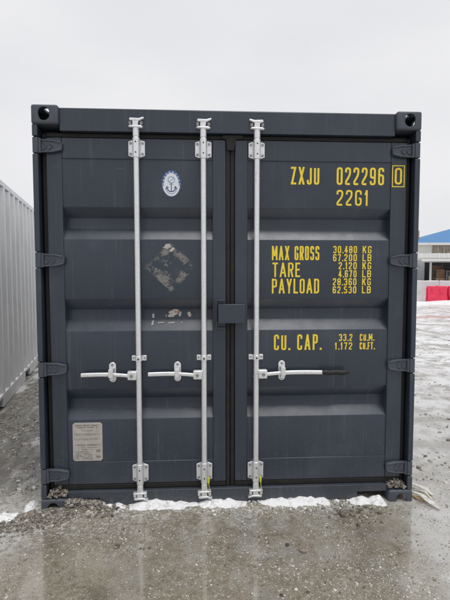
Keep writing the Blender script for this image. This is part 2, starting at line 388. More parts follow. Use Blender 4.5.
# ---------------------------------------------------------------- scattered stones
def ico():
    b = bmesh.new(); bmesh.ops.create_icosphere(b, subdivisions=1, radius=1)
    V = np.array([v.co[:] for v in b.verts]); Fc = np.array([[v.index for v in f.verts] for f in b.faces]); b.free(); return V, Fc
ICO_V, ICO_F = ico()
def scatter(name, pts, sizes, mat, flat=.65, sink=.3, kind='stuff', label=None, cat=None, zs=None):
    """pts (n,2); stones set on the ground (or on zs) as one mesh"""
    n = len(pts); nv = len(ICO_V)
    V = ICO_V[None] * (1 + rng.uniform(-.32, .32, (n, nv, 1)))
    S = sizes[:, None, None] * np.stack([rng.uniform(.7, 1.3, n), rng.uniform(.7, 1.3, n), flat * rng.uniform(.7, 1.3, n)], -1)[:, None]
    V = V * S; a = rng.uniform(0, 6.28, n); c, s = np.cos(a)[:, None], np.sin(a)[:, None]
    V = np.stack([V[..., 0] * c - V[..., 1] * s, V[..., 0] * s + V[..., 1] * c, V[..., 2]], -1)
    z = ground_h(pts[:, 0], pts[:, 1]) if zs is None else zs
    V += np.stack([pts[:, 0], pts[:, 1], z + sizes * flat * (1 - 2 * sink) * .8], -1)[:, None]
    Fa = (ICO_F[None] + (np.arange(n) * nv)[:, None, None]).reshape(-1, 3)
    me = bpy.data.meshes.new(name); me.from_pydata(V.reshape(-1, 3).tolist(), [], Fa.tolist()); me.materials.append(mat)
    o = bpy.data.objects.new(name, me); C.objects.link(o); tag(o, label, cat, kind=kind); return o

# ---------------------------------------------------------------- lettering: stroke font
def rc(pts, r, closed=False, n=4):
    """round the corners of a polyline"""
    P = [Vector(p) for p in pts]; o = []; N = len(P)
    for i, p in enumerate(P):
        if not closed and i in (0, N - 1): o.append(p); continue
        a, b = P[i - 1], P[(i + 1) % N]; ra = min(r, (a - p).length * .48, (b - p).length * .48)
        A = p + (a - p).normalized() * ra; B = p + (b - p).normalized() * ra
        for k in range(n + 1):
            t = k / n; o.append(A * (1 - t) ** 2 + p * 2 * t * (1 - t) + B * t * t)
    return o
G = {  # width, list of (closed, rounded, points) on a unit box
 '0': (.5, [(1, 1, [(0, 0), (0, 1), (1, 1), (1, 0)])]), 'O': (.5, [(1, 1, [(0, 0), (0, 1), (1, 1), (1, 0)])]),
 '1': (.3, [(0, 0, [(.1, .78), (.7, 1), (.7, 0)])]),
 '2': (.5, [(0, 1, [(0, .74), (0, 1), (1, 1), (1, .6), (0, .14), (0, 0), (1, 0)])]),
 '3': (.5, [(0, 1, [(0, .8), (0, 1), (1, 1), (1, .53), (.35, .53)]), (0, 1, [(.35, .53), (1, .53), (1, 0), (0, 0), (0, .2)])]),
 '4': (.5, [(0, 0, [(.7, 0), (.7, 1), (0, .26), (1.05, .26)])]),
 '5': (.5, [(0, 1, [(1, 1), (0, 1), (0, .56), (1, .56), (1, 0), (0, 0), (0, .2)])]),
 '6': (.5, [(0, 1, [(1, .8), (1, 1), (0, 1), (0, .4)]), (1, 1, [(0, 0), (0, .58), (1, .58), (1, 0)])]),
 '7': (.46, [(0, 0, [(0, 1), (1, 1), (.35, 0)])]),
 '8': (.5, [(1, 1, [(0, 0), (0, 1), (1, 1), (1, 0)]), (0, 0, [(0, .53), (1, .53)])]),
 '9': (.5, [(0, 1, [(0, .2), (0, 0), (1, 0), (1, .6)]), (1, 1, [(0, .42), (0, 1), (1, 1), (1, .42)])]),
 'A': (.60, [(0, 0, [(0, 0), (.5, 1), (1, 0)]), (0, 0, [(.18, .28), (.82, .28)])]),
 'B': (.5, [(0, 1, [(0, .53), (1, .53), (1, 1), (0, 1)]), (0, 1, [(0, .53), (1, .53), (1, 0), (0, 0)]), (0, 0, [(0, 0), (0, 1)])]),
 'C': (.5, [(0, 1, [(1, .74), (1, 1), (0, 1), (0, 0), (1, 0), (1, .26)])]),
 'D': (.5, [(1, 1, [(0, 0), (0, 1), (1, 1), (1, 0)]), (0, 0, [(0, 0), (0, 1)])]),
 'E': (.44, [(0, 0, [(1, 1), (0, 1), (0, 0), (1, 0)]), (0, 0, [(0, .52), (.85, .52)])]),
 'F': (.44, [(0, 0, [(1, 1), (0, 1), (0, 0)]), (0, 0, [(0, .52), (.85, .52)])]),
 'G': (.5, [(0, 1, [(1, .74), (1, 1), (0, 1), (0, 0), (1, 0), (1, .46), (.55, .46)])]),
 'J': (.46, [(0, 1, [(0, .24), (0, 0), (1, 0), (1, 1)])]),
 'K': (.52, [(0, 0, [(0, 0), (0, 1)]), (0, 0, [(1, 1), (.05, .42)]), (0, 0, [(.36, .6), (1, 0)])]),
 'L': (.44, [(0, 0, [(0, 1), (0, 0), (1, 0)])]),
 'M': (.70, [(0, 0, [(0, 0), (0, 1), (.5, .32), (1, 1), (1, 0)])]),
 'P': (.5, [(0, 0, [(0, 0), (0, 1)]), (0, 1, [(0, 1), (1, 1), (1, .46), (0, .46)])]),
 'R': (.5, [(0, 0, [(0, 0), (0, 1)]), (0, 1, [(0, 1), (1, 1), (1, .5), (0, .5)]), (0, 0, [(.5, .5), (1, 0)])]),
 'S': (.5, [(0, 1, [(1, .78), (1, 1), (0, 1), (0, .53), (1, .53), (1, 0), (0, 0), (0, .22)])]),
 'T': (.5, [(0, 0, [(0, 1), (1, 1)]), (0, 0, [(.5, 1), (.5, 0)])]),
 'U': (.5, [(0, 1, [(0, 1), (0, 0), (1, 0), (1, 1)])]),
 'X': (.58, [(0, 0, [(0, 0), (1, 1)]), (0, 0, [(0, 1), (1, 0)])]),
 'Y': (.54, [(0, 0, [(0, 1), (.5, .46), (1, 1)]), (0, 0, [(.5, .46), (.5, 0)])]),
 'Z': (.5, [(0, 0, [(0, 1), (1, 1), (0, 0), (1, 0)])]),
 '.': (.10, None), ' ': (.32, None)}
def lettering(txt, x0, x1, z0, z1, y, parent, weight=.115, mat=None, name='lettering', gap=.20):
    H = z1 - z0; wt = weight * H; tot = sum(G[c][0] for c in txt) + gap * (len(txt) - 1); u = (x1 - x0) / tot
    b = MB(); x = x0; lay = 0
    for c in txt:
        wd, st = G[c]; W = wd * u
        if c == '.': b.prism([(x - .01 * u, z0), (x + wt * 1.05, z0), (x + wt * 1.05, z0 + wt * 1.1), (x - .01 * u, z0 + wt * 1.1)], y - .0008, y - .0002)
        elif st:
            for closed, rnd, pts in st:
                q = [(x + wt / 2 + p[0] * (W - wt), z0 + wt / 2 + p[1] * (H - wt)) for p in pts]
                if rnd: b.ribbon(rc(q, .16 * H, closed), wt / 2, y, .0007 + .00003 * lay, closed); lay += 1; continue
                for p0, p1 in zip(q, q[1:]):                # straight strokes; slanted ones are cut level at both ends
                    dx, dz = p1[0] - p0[0], p1[1] - p0[1]; e = wt / 2
                    if abs(dz) > .3 * abs(dx):
                        sg = 1 if dz > 0 else -1; k = dx / dz; hx = e * math.hypot(dx, dz) / abs(dz)
                        k2 = k if abs(k) > .02 else 0
                        a_, b2 = (p0[0] - 0 * k2, p0[1] - sg * e), (p1[0], p1[1] + sg * e)
                        pp = [(a_[0] - hx, a_[1]), (a_[0] + hx, a_[1]), (b2[0] + hx, b2[1]), (b2[0] - hx, b2[1])]
                    else:
                        sg = 1 if dx > 0 else -1
                        pp = [(p0[0] - sg * e, p0[1] - e), (p1[0] + sg * e, p1[1] - e), (p1[0] + sg * e, p1[1] + e), (p0[0] - sg * e, p0[1] + e)]
                    b.bm.faces.new([b.bm.verts.new((u_, y - .0007 - .00003 * lay, v_)) for u_, v_ in pp]); lay += 1
        x += W + gap * u
    return b.build(name, mat or M['yellow'], parent, normals=False)

# ---------------------------------------------------------------- the dark container
ZB = -.05                                     # its castings sit a little into the frozen ground
cont = empty('shipping_container', (0, 0, ZB))
tag(cont, 'dark grey-blue steel shipping container with closed double doors and yellow markings', 'container')
class Sub:                                    # children of an empty at ZB: shift so coordinates stay in world metres
    pass
cont.location = (0, 0, 0)

def casting_mesh():
    """corner block 178 long, 162 wide, 118 high at the origin corner (x,y,z >= 0), hollow with oval holes"""
    b = bmesh.new(); bmesh.ops.create_cube(b, size=1); bmesh.ops.scale(b, vec=(.162, .178, .118), verts=b.verts); bmesh.ops.translate(b, vec=(.081, .089, .059), verts=b.verts)
    bmesh.ops.bevel(b, geom=b.edges[:], offset=.014, segments=4, affect='EDGES', profile=.5)
    a = bpy.data.meshes.new('a'); b.to_mesh(a); b.free()
    def stad(w_, h_, n=10):
        r = min(w_, h_) / 2; o = []
        for k in range(2 * n + 2):
            t = math.pi * k / n if k <= n else math.pi * (k - 1) / n
            cx = (w_ / 2 - r) * (1 if math.cos(t - math.pi / 2) >= 0 else -1) if w_ > h_ else 0
            o.append((r * math.cos(t) + (0 if w_ <= h_ else (w_ / 2 - r) * (1 if math.cos(t) > 0 else -1)), r * math.sin(t) + (0 if h_ <= w_ else (h_ / 2 - r) * (1 if math.sin(t) > 0 else -1))))
        return o
    cut = MB()
    # cavity
    cut.box(.012, .150, .012, .166, .014, .104)
    oa = bpy.data.objects.new('a', a); C.objects.link(oa)
    cm = [cut]
    f = MB(); f.prism([(.078 + p[0], .062 + p[1]) for p in stad(.070, .082)], -.02, .05); cm.append(f)          # front hole
    s_ = MB(); s_.prism([(.085 + p[0], .060 + p[1]) for p in stad(.079, .051)], -.02, .05, 'x'); cm.append(s_)  # side hole
    t_ = MB(); t_.prism([(.085 + p[0], .089 + p[1]) for p in stad(.050, .100)], .08, .14, 'z'); cm.append(t_)   # top hole
    kill = []
    for k in cm:
        bmesh.ops.remove_doubles(k.bm, verts=k.bm.verts, dist=1e-5)
        o = k.build('c', None); kill.append(o)
        md = oa.modifiers.new('b', 'BOOLEAN'); md.operation = 'DIFFERENCE'; md.solver = 'EXACT'; md.object = o
    dg = bpy.context.evaluated_depsgraph_get(); me = bpy.data.meshes.new_from_object(oa.evaluated_get(dg)); me.name = 'corner_casting'
    for o in kill + [oa]: bpy.data.objects.remove(o, do_unlink=True)
    for p in me.polygons: p.use_smooth = True
    me.set_sharp_from_angle(angle=R(30)); return me
CAST = casting_mesh()
def castings(parent, mat, w_, l_, h_, z0=0.):
    me = CAST.copy(); me.materials.clear(); me.materials.append(mat)
    for sx in (-1, 1):
        for e in (0, 1):
            for t in (0, 1):
                o = bpy.data.objects.new('corner_casting', me); C.objects.link(o); o.parent = parent
                o.scale = (-sx, 1 - 2 * e, 1 if t else -1)
                o.location = (sx * w_ / 2, e * l_, z0 + (h_ - .118 if t else .118))
castings(cont, M['casting'], 2.438, 6.058, 2.591, ZB)

def corrugated(name, mat, parent, L0, L1, z0, z1, place, pitch=.278, depth=.036, flat=.072, slope=.068):
    """upright sheet with trapezoid ribs along s in [L0,L1]; place(s, d, z) -> point"""
    prof = []; s = L0
    while s < L1:
        for a, d in ((0, 0), (flat, 0), (flat + slope, depth), (2 * flat + slope, depth)):
            if s + a < L1: prof.append((s + a, d))
        s += pitch
    prof.append((L1, prof[-1][1]))
    b = bmesh.new(); A = [b.verts.new(place(s, d, z0)) for s, d in prof]; B = [b.verts.new(place(s, d, z1)) for s, d in prof]
    for i in range(len(prof) - 1): b.faces.new((A[i], A[i + 1], B[i + 1], B[i]))
    me = bpy.data.meshes.new(name); b.to_mesh(me); b.free(); me.materials.append(mat)
    o = bpy.data.objects.new(name, me); C.objects.link(o); o.parent = parent
    sm = o.modifiers.new('s', 'SOLIDIFY'); sm.thickness = .003; sm.offset = 0
    return o
TOP = 2.591 + ZB
# shell
for sx in (-1, 1):
    corrugated('side_panel', M['navy'], cont, .18, 5.9, .12, 2.47, lambda s, d, z: (sx * (1.212 - d), s, z))
    bx('top_side_rail', M['navy'], cont, sx * 1.155, sx * 1.217, .179, 5.879, 2.465, 2.527, .006)
    bx('bottom_side_rail', M['navy'], cont, sx * 1.17, sx * 1.216, .179, 5.879, -.03, .125, .004)
    bx('rear_corner_post', M['navy'], cont, sx * 1.08, sx * 1.216, 5.9, 6.05, .0685, 2.4225, .006)
corrugated('end_panel', M['navy'], cont, -1.08, 1.08, .1, 2.45, lambda s, d, z: (s, 6.03 - d, z), pitch=.25)
bx('rear_top_rail', M['navy'], cont, -1.056, 1.056, 5.96, 6.05, 2.44, 2.53, .006)
bx('rear_bottom_rail', M['navy'], cont, -1.056, 1.056, 5.95, 6.05, -.03, .11, .006)
corrugated('roof_panel', M['navy'], cont, .17, 5.95, -1.16, 1.16, lambda s, d, z: (z, s, 2.519 - d * .5), pitch=.209, flat=.09, slope=.0145)
bx('floor', M['wood'], cont, -1.16, 1.16, .17, 5.94, .085, .113, 0)
# header, sill, posts
MB().prism([(.028, 2.392), (.028, 2.527), (.034, 2.533), (.17, 2.533), (.17, 2.50), (.12, 2.392)], -1.0565, 1.0565, 'x').build('door_header', M['navy'], cont, .003)
bx('header_return', M['navy'], cont, -1.16, 1.16, .139, .168, 2.33, 2.3915, .002)
sill = [(-1.0, .052), (-.852, .052), (-.852, -.03), (.852, -.03), (.852, .052), (1.0, .052), (1.0565, .052), (1.0565, .099), (-1.0565, .099), (-1.0565, .052)]
MB().prism(sill, .032, .11).build('door_sill', M['navy'], cont, .0025)
MB().box(-1.15, 1.15, .11, .15, .07, .125).build('threshold', M['navy'], cont, .002)
HZ = (2.300, 1.597, .906, .212)
for sx in (-1, 1):
    bx('corner_post', M['navy'], cont, sx * 1.192, sx * 1.216, .03, .176, .0685, 2.4225, .003)
    bx('post_web', M['navy'], cont, sx * 1.1, sx * 1.1915, .139, .176, .0685, 2.4225, .003)
    zz = [.0685] + [q for h_ in HZ[::-1] for q in (h_ - .05, h_ + .05)] + [2.4225]
    for k in range(0, len(zz), 2):
        bx('post_lip', M['navy'], cont, sx * 1.184, sx * 1.2165, .006, .0298, zz[k] + (.0 if k == 0 else .004), zz[k + 1] - (.0 if k == 8 else .004), .004)
    for h_ in HZ:
        bx('hinge_lug', M['casting'], cont, sx * 1.184, sx * 1.2165, .009, .0298, h_ - .0475, h_ + .0475, .004)

# ---------------------------------------------------------------- doors
YF, YP = .055, .063                                    # faces of the frame tubes and of the panel
DZ0, DZ1, PZ0, PZ1 = .137, 2.36, .285, 2.232
GD = .062
GROOVES = ((1.932, 1.871, 1.803, 1.730), (1.350, 1.279, 1.211, 1.142), (.767, .688, .622, .565))
def panel(x0, x1):
    prof = [(PZ1, YP)]
    for a, b_, c, d in GROOVES: prof += [(a, YP), (b_, YP + GD), (c, YP + GD), (d, YP)]
    prof.append((PZ0, YP))
    b = bmesh.new(); A = [b.verts.new((x0, y, z)) for z, y in prof]; B = [b.verts.new((x1, y, z)) for z, y in prof]
    A2 = [b.verts.new((x0, y + .004, z)) for z, y in prof]; B2 = [b.verts.new((x1, y + .004, z)) for z, y in prof]
    for i in range(len(prof) - 1):
        b.faces.new((A[i], A[i + 1], B[i + 1], B[i])); b.faces.new((A2[i], B2[i], B2[i + 1], A2[i + 1]))
    bmesh.ops.recalc_face_normals(b, faces=b.faces[:])
    me = bpy.data.meshes.new('door'); b.to_mesh(me); b.free(); me.materials.append(M['navy'])
    o = bpy.data.objects.new('door', me); C.objects.link(o); o.parent = cont
    bv = o.modifiers.new('bevel', 'BEVEL'); bv.width = .0035; bv.segments = 2; bv.limit_method = 'ANGLE'; bv.angle_limit = R(20)
    for p in me.polygons: p.use_smooth = True
    me.set_sharp_from_angle(angle=R(60))
    return o
def hinge(parent, sx, z):
    """cast strap: eye at the post, blade tapering onto the door, raised rims and chevrons"""
    X = lambda u: sx * (1.203 - u) if u else sx * 1.1835                     # u runs from the post to the tip
    b = MB()
    pts = [(0, -.036), (.025, -.040), (.10, -.037), (.150, -.026), (.156, -.018), (.156, .018), (.150, .026), (.10, .037), (.025, .040), (0, .036)]
    b.prism([(X(u), z + q) for u, q in pts], .033, YF - .0005)
    rim = lambda s: [(.028, s * .036), (.10, s * .033), (.150, s * .022)]
    for s in (-1, 1):
        r_ = rim(s); up_ = [(u, q + s * .005) for u, q in r_]; lo = [(u, q - s * .006) for u, q in r_][::-1]
        b.prism([(X(u), z + q) for u, q in up_ + lo], .026, .0329)
    for u0 in (.035, .068):
        for s in (-1, 1):
            d = u0 + .026
            b.prism([(X(q[0]), z + q[1]) for q in ((u0, s * .027), (u0 + .011, s * .027), (d + .011, s * .001), (d, s * .001))], .0275, .0328)
    o = b.build('hinge', M['casting'], parent, .0025)
    MB().tube([(sx * 1.180, .027, z - .044), (sx * 1.180, .027, z + .044)], .011, 12).build('hinge_pin', M['casting'], parent, smooth=True)
    return o
def bolt(parent, x, y, z, r=.008, h=.006, name='bolt', mat=None, n=6):
    b = MB(); b.prism([(x + r * math.cos(t), z + r * math.sin(t)) for t in [2 * math.pi / n * k + .3 for k in range(n)]], y - h, y)
    return b.build(name, mat or M['bolt'], parent, .001 if n == 6 else 0)
YR = .026                                              # axis of the locking bars
def bracket(parent, x, z0, z1):
    """two bolted flanges and the sleeve that guides the bar"""
    zc = (z0 + z1) / 2
    for s in (-1, 1):
        b = MB(); xs = [x + s * .0225, x + s * .052]; xs.sort(); c = .010
        b.prism([(xs[0], z0), (xs[1], z0 + (c if s > 0 else 0)), (xs[1], z1 - (c if s > 0 else 0)), (xs[0], z1)] if s > 0 else [(xs[1], z0), (xs[1], z1), (xs[0], z1 - c), (xs[0], z0 + c)], .046, YF - .001)
        b.build('bar_bracket', M['galv'], parent, .003)
    sv = MB(); n = 12; pr = []
    for k in range(n + 1):
        t = math.pi * k / n; pr.append((x + .0225 * math.cos(t), YR - .0215 * math.sin(t)))
    pr += [(x - .0225, .0545), (x + .0225, .0545)]
    sv.prism(pr, z0 - .006, z1 + .006, 'z'); sv.build('bar_sleeve', M['galv'], parent, .002)
    for s in (-1, 1):
        for q in (z0 + .022, z1 - .022): bolt(parent, x + s * .0375, .0465, q, .0085, .007)
    for q in (zc - .032, zc + .032): bolt(parent, x, YR - .0205, q, .0048, .0017, 'grease_hole', M['dark'], 9)
def cam_end(parent, x, top, flip):
    """forged claw on the end of the bar and the keeper it locks into"""
    s = 1 if top else -1; z0 = 2.361 if top else .138
    q = lambda a: z0 + s * a * (1 if top else .84)
    b = MB(); b.tube([(x, YR, q(0)), (x, YR, q(.058))], [.0205, .0205], 14)
    b.prism([(x - .040, q(.054)), (x + .040, q(.050)), (x + .046, q(.058)), (x + .030, q(.066)), (x - .032, q(.066)), (x - .046, q(.060))], YR - .022, YR + .012)
    b.prism([(x - .020, q(.066)), (x + .014, q(.066)), (x + .020, q(.100)), (x - .018, q(.100))], YR - .018, YR + .010)
    a = flip
    b.prism([(x - a * .030, q(.094)), (x + a * .024, q(.094)), (x + a * .052, q(.108)), (x + a * .050, q(.117)), (x + a * .018, q(.109)), (x - a * .034, q(.112)), (x - a * .040, q(.100))], YR - .020, YR + .014)
    b.build('bar_cam', M['galv'], parent, .003)
    for e in (-1, 1):
        k = MB(); k.box(x + e * .034 - .009, x + e * .034 + .009, YR - .012, YR + .016, min(q(.070), q(.094)), max(q(.070), q(.094)))
        k.build('cam_keeper', M['galv'] if not top else M['bolt'], cont, .004)
def lock_bar(parent, x, flip):
    z_lo, z_hi = .128, 2.368
    MB().tube([(x, YR, z_lo), (x, YR, z_hi)], .0175, 20).build('locking_bar', M['galv'], parent, smooth=True)
    bracket(parent, x, 2.240, 2.350); bracket(parent, x, .150, .272)
    cam_end(parent, x, True, flip); cam_end(parent, x, False, flip)
    # small guide halfway
    z = .970; g_ = MB()
    for s in (-1, 1): g_.box(min(x + s * .019, x + s * .047), max(x + s * .019, x + s * .047), .047, YP - .0005, z - .018, z + .016)
    g_.prism([(x + .022 * math.cos(t), YR - .021 * math.sin(t)) for t in [math.pi * k / 12 for k in range(13)]] + [(x - .022, .0545), (x + .022, .0545)], z - .017, z + .017, 'z')
    g_.build('bar_guide', M['galv'], parent, .002)
    bolt(parent, x, YR - .0195, z - .002, .006, .003, 'grease_hole', M['dark'], 9)
    for s in (-1, 1): bolt(parent, x + s * .036, .0475, z, .006, .004)
def handle(parent, xb, s, xt, grip=None):
    """lever hinged on a hub beside the bar (s = side it points to), resting in a keeper"""
    z = .864; x0 = xb + s * .012
    h = MB(); h.box(min(x0, x0 + s * .058), max(x0, x0 + s * .058), YR - .026, YR + .016, z - .030, z + .028); h.build('handle_hub', M['galv'], parent, .007)
    bolt(parent, x0 + s * .032, YR - .026, z - .002, .012, .007)
    xs = np.linspace(x0 + s * .05, xt, 15); v = MB(); Lh = abs(xt - xs[0])
    def zz(x): u = abs(x - xs[0]) / Lh; return z + .005 * math.sin(u * math.pi) + .005 * u - .003 * math.exp(-u * 8)
    rings = []
    for x in xs:
        hw = .0145 if abs(x - xs[0]) > .1 else .0125; zc = zz(x); yy = .010
        rings.append([v.bm.verts.new((x, yy + dy, zc + dz)) for dy, dz in ((-.007, -hw * .6), (-.007, hw * .6), (0, hw), (.010, hw * .8), (.010, -hw * .8), (0, -hw))])
    for A, B in zip(rings, rings[1:]):
        for k in range(6): v.bm.faces.new((A[k], A[(k + 1) % 6], B[(k + 1) % 6], B[k]))
    v.bm.faces.new(rings[0]); v.bm.faces.new(rings[-1][::-1]); v.build('handle', M['galv'], parent, .003, smooth=True)
    if grip:
        zt = zz(xt); n = 9; pts = [(xt - s * .004 + (grip - xt) * k / n, .011 - .002 * math.sin(k), zt - .001 * k / n + .002 * math.sin(k * 1.7)) for k in range(n + 1)]
        MB().tube(pts, [.014, .0165, .016, .0165, .0155, .0165, .016, .0165, .015, .008], 12).build('handle_grip', M['grip'], parent, smooth=True)
    # keeper: upright lozenge plate with a catch
    xk = xb + s * .172; k = MB()
    pts = [(xk + .023 * math.cos(t), z + .013 + (.042 if math.sin(t) > 0 else -.042) + .023 * math.sin(t)) for t in [math.pi * 2 * i / 20 for i in range(20)]]
    k.prism(pts, .052, YP - .0005); k.build('keeper_plate', M['galv'], parent, .003)
    c = MB(); c.prism([(.0515, z + .030), (.0515, z + .044), (-.010, z + .044), (-.010, z - .010), (-.0065, z - .010), (-.004, z + .030)], xk - .014, xk + .014, 'x'); c.build('keeper_catch', M['galv'], parent, .003)
    bx('keeper_rest', M['galv'], parent, xk - .012, xk + .012, .022, .0515, z - .034, z - .016, .003)
    bolt(parent, xk, .052, z + .060, .009, .006); bolt(parent, xk, .052, z - .036, .009, .006)
doors = {}
for sx, xi, xo, p0, p1 in ((-1, -.030, -1.152, -1.056, -.114), (1, .030, 1.152, .112, 1.049)):
    d = panel(p0 - .004, p1 + .004); doors[sx] = d
    a, b_ = sorted((xi, xo))
    for q0, q1 in ((a, p0), (p1, b_)): bx('door_stile', M['navy'], d, q0, q1, YF, .136, DZ0, DZ1, .004)
    bx('door_rail', M['navy'], d, p0 + .0005, p1 - .0005, YF + .0015, .136, PZ1, DZ1, .0035); bx('door_rail', M['navy'], d, p0 + .0005, p1 - .0005, YF + .0015, .136, DZ0, PZ0, .0035)
    bx('gasket', M['gasket'], d, xo + sx * .0005, sx * 1.1805, .070, .090, DZ0 - .03, DZ1 + .028, .006)
    bx('gasket', M['gasket'], d, a, b_, .062, .084, DZ1 + .002, 2.3905, .006)
    bx('gasket', M['gasket'], d, a, b_, .058, .080, .1005, DZ0 - .002, .006)
    for h_ in HZ: hinge(d, sx, h_)
dl, dr = doors[-1], doors[1]
dl['label'] = 'left door with two locking bars and a torn diamond label'; dr['label'] = 'right door with yellow weight markings and one locking bar'
bx('gasket', M['gasket'], dr, -.0295, -.0015, .060, .090, .101, 2.375, .005); bx('gasket', M['gasket'], dr, .0005, .0295, .064, .090, .101, 2.375, .005)
tb = MB(); tb.prism([(-.056, 2.368), (-.05, 2.389), (.07, 2.391), (.086, 2.384), (.074, 2.366), (.036, 2.360), (.029, 2.325), (.024, 2.29), (-.024, 2.295), (-.029, 2.360)], .047, .0542); tb.build('gasket_flap', M['gasket'], dr, .004)
for x, d, f in ((-.590, dl, 1), (-.172, dl, 1), (.167, dr, -1)): lock_bar(d, x, f)
handle(dl, -.590, -1, -.952); handle(dl, -.172, -1, -.530); handle(dr, .167, 1, .602, .778)
# lock box across the gap
b = MB(); b.box(-.081, .090, -.004, .004, 1.196, 1.318); b.box(-.081, .090, .0045, .050, 1.310, 1.318); b.box(-.081, .090, .0045, .050, 1.196, 1.204); b.box(.082, .090, .0045, .0545, 1.2045, 1.3095)
b.build('lock_box', M['navy'], dr, .003)
b = MB(); b.box(-.098, -.088, .020, .0545, 1.158, 1.346); b.box(-.0875, -.034, .020, .0545, 1.336, 1.346); b.box(-.0875, -.034, .020, .0545, 1.158, 1.168); b.build('lock_box_guard', M['navy'], dl, .002)
# seals and wires
def seal(x):
    b = MB(); pts = [(x + .004, -.001, .246), (x + .014, -.002, .232), (x + .022, -.003, .212), (x + .027, -.004, .190)]
    b.tube(pts, .0022, 6).build('seal_wire', M['wire'], dr if x > 0 else dl, smooth=True)
    b = MB(); b.prism([(x + .020, .196), (x + .033, .193), (x + .034, .170), (x + .031, .148), (x + .025, .148), (x + .021, .170)], -.007, -.001); b.build('seal_tag', M['sealtag'], dr if x > 0 else dl, .001)
    b = MB(); b.tube([(x + .028, -.003, .150), (x + .031, -.004, .125), (x + .036, .000, .095), (x + .030, .002, .070)], .0022, 6).build('seal_wire', M['sealtag'], dr if x > 0 else dl, smooth=True)
seal(-.172); seal(.167)
MB().tube([(.215, -.003, .862), (.19, -.012, .872), (.165, -.003, .868), (.145, .004, .852), (.150, .003, .842)], .0018, 6).build('seal_wire', M['wire'], dr, smooth=True)

# markings
lettering('ZXJU', .391, .577, 2.087, 2.199, YP, dr); lettering('022296', .691, 1.004, 2.087, 2.200, YP, dr)
lettering('0', 1.072, 1.120, 2.092, 2.199, YF, dr, weight=.12)
bo = MB(); bo.ribbon([(1.057, 2.078), (1.057, 2.212), (1.135, 2.212), (1.135, 2.078)], .003, YF, .0008, True); bo.build('marking_box', M['yellow'], dr, normals=False)
lettering('22G1', .692, .902, 1.954, 2.055, YP, dr)
lettering('MAX GROSS', .271, .583, 1.600, 1.692, YP, dr, gap=.16); lettering('TARE', .275, .457, 1.490, 1.584, YP, dr, gap=.16); lettering('PAYLOAD', .272, .584, 1.383, 1.479, YP, dr, gap=.16)
for i, (n_, u_, x0) in enumerate((('30.480', 'KG', .675), ('67.200', 'LB', .675), ('2.120', 'KG', .712), ('4.670', 'LB', .712), ('28.360', 'KG', .675), ('62.530', 'LB', .675))):
    z = 1.646 - i * .0527
    lettering(n_, x0, .833, z, z + .047, YP, dr, weight=.15); lettering(u_, .871, .930, z, z + .047, YP, dr, weight=.15)
lettering('CU. CAP.', .288, .601, 1.009, 1.113, YP, dr, gap=.22)
lettering('33.2', .722, .812, 1.066, 1.113, YP, dr, weight=.15); lettering('1.172', .694, .812, 1.009, 1.057, YP, dr, weight=.15)
lettering('CU.M.', .862, .958, 1.066, 1.113, YP, dr, weight=.15); lettering('CU.FT.', .862, .962, 1.009, 1.057, YP, dr, weight=.15)

# oval inspection sticker
def oval(cx, cz, a, b_, n=40): return [(cx + a * math.cos(2 * math.pi * k / n), cz + b_ * math.sin(2 * math.pi * k / n)) for k in range(n)]
sx_, sz_ = -.376, 2.084
st = MB(); st.prism(oval(sx_, sz_, .061, .084), YP - .001, YP - .0003); st = st.build('oval_sticker', M['sticker_white'], dl)
b = MB(); b.ribbon([Vector(p) for p in oval(sx_, sz_, .0585, .0815)], .0022, YP - .001, .0004, True); b.build('sticker_print', M['sticker_blue'], dl, normals=False)
b = MB(); b.ribbon([Vector((sx_ + .052 * math.cos(t), sz_ + .0735 * math.sin(t))) for t in np.linspace(R(-12), R(192), 30)], .0062, YP - .001, .0003); b.build('sticker_print', M['sticker_pale'], dl, normals=False)
b = MB()
for t in (8, 26, 44, 66, 90, 114, 136, 154, 172):
    t = R(t); b.ribbon([Vector((sx_ + r_[0] * math.cos(t), sz_ + r_[1] * math.sin(t))) for r_ in ((.047, .068), (.057, .079))], .0042, YP - .001, .0006)
b.ribbon([(sx_, sz_ - .048), (sx_, sz_ + .004)], .0025, YP - .001, .0004)
b.ribbon([Vector((sx_ + .028 * math.cos(t), sz_ - .020 + .030 * math.sin(t))) for t in np.linspace(R(195), R(345), 14)], .003, YP - .001, .0005)
for s in (-1, 1): b.ribbon([(sx_ + s * .034, sz_ - .034), (sx_ + s * .027, sz_ - .018), (sx_ + s * .018, sz_ - .028)], .0025, YP - .001, .0006)
b.build('sticker_print', M['sticker_blue'], dl, normals=False)
b = MB(); b.ribbon([Vector(p) for p in oval(sx_, sz_ + .024, .021, .020, 16)], .003, YP - .001, .0004, True); b.ribbon([(sx_ - .016, sz_ + .010), (sx_ + .016, sz_ + .036)], .0022, YP - .001, .0006)
b.ribbon([(sx_ - .013, sz_ - .004), (sx_ + .013, sz_ - .004)], .0022, YP - .001, .0006); b.ribbon([Vector((sx_ + .041 * math.cos(t), sz_ + .064 * math.sin(t))) for t in np.linspace(R(205), R(335), 18)], .0022, YP - .001, .0006)
b.build('sticker_print', M['sticker_pale'], dl, normals=False)
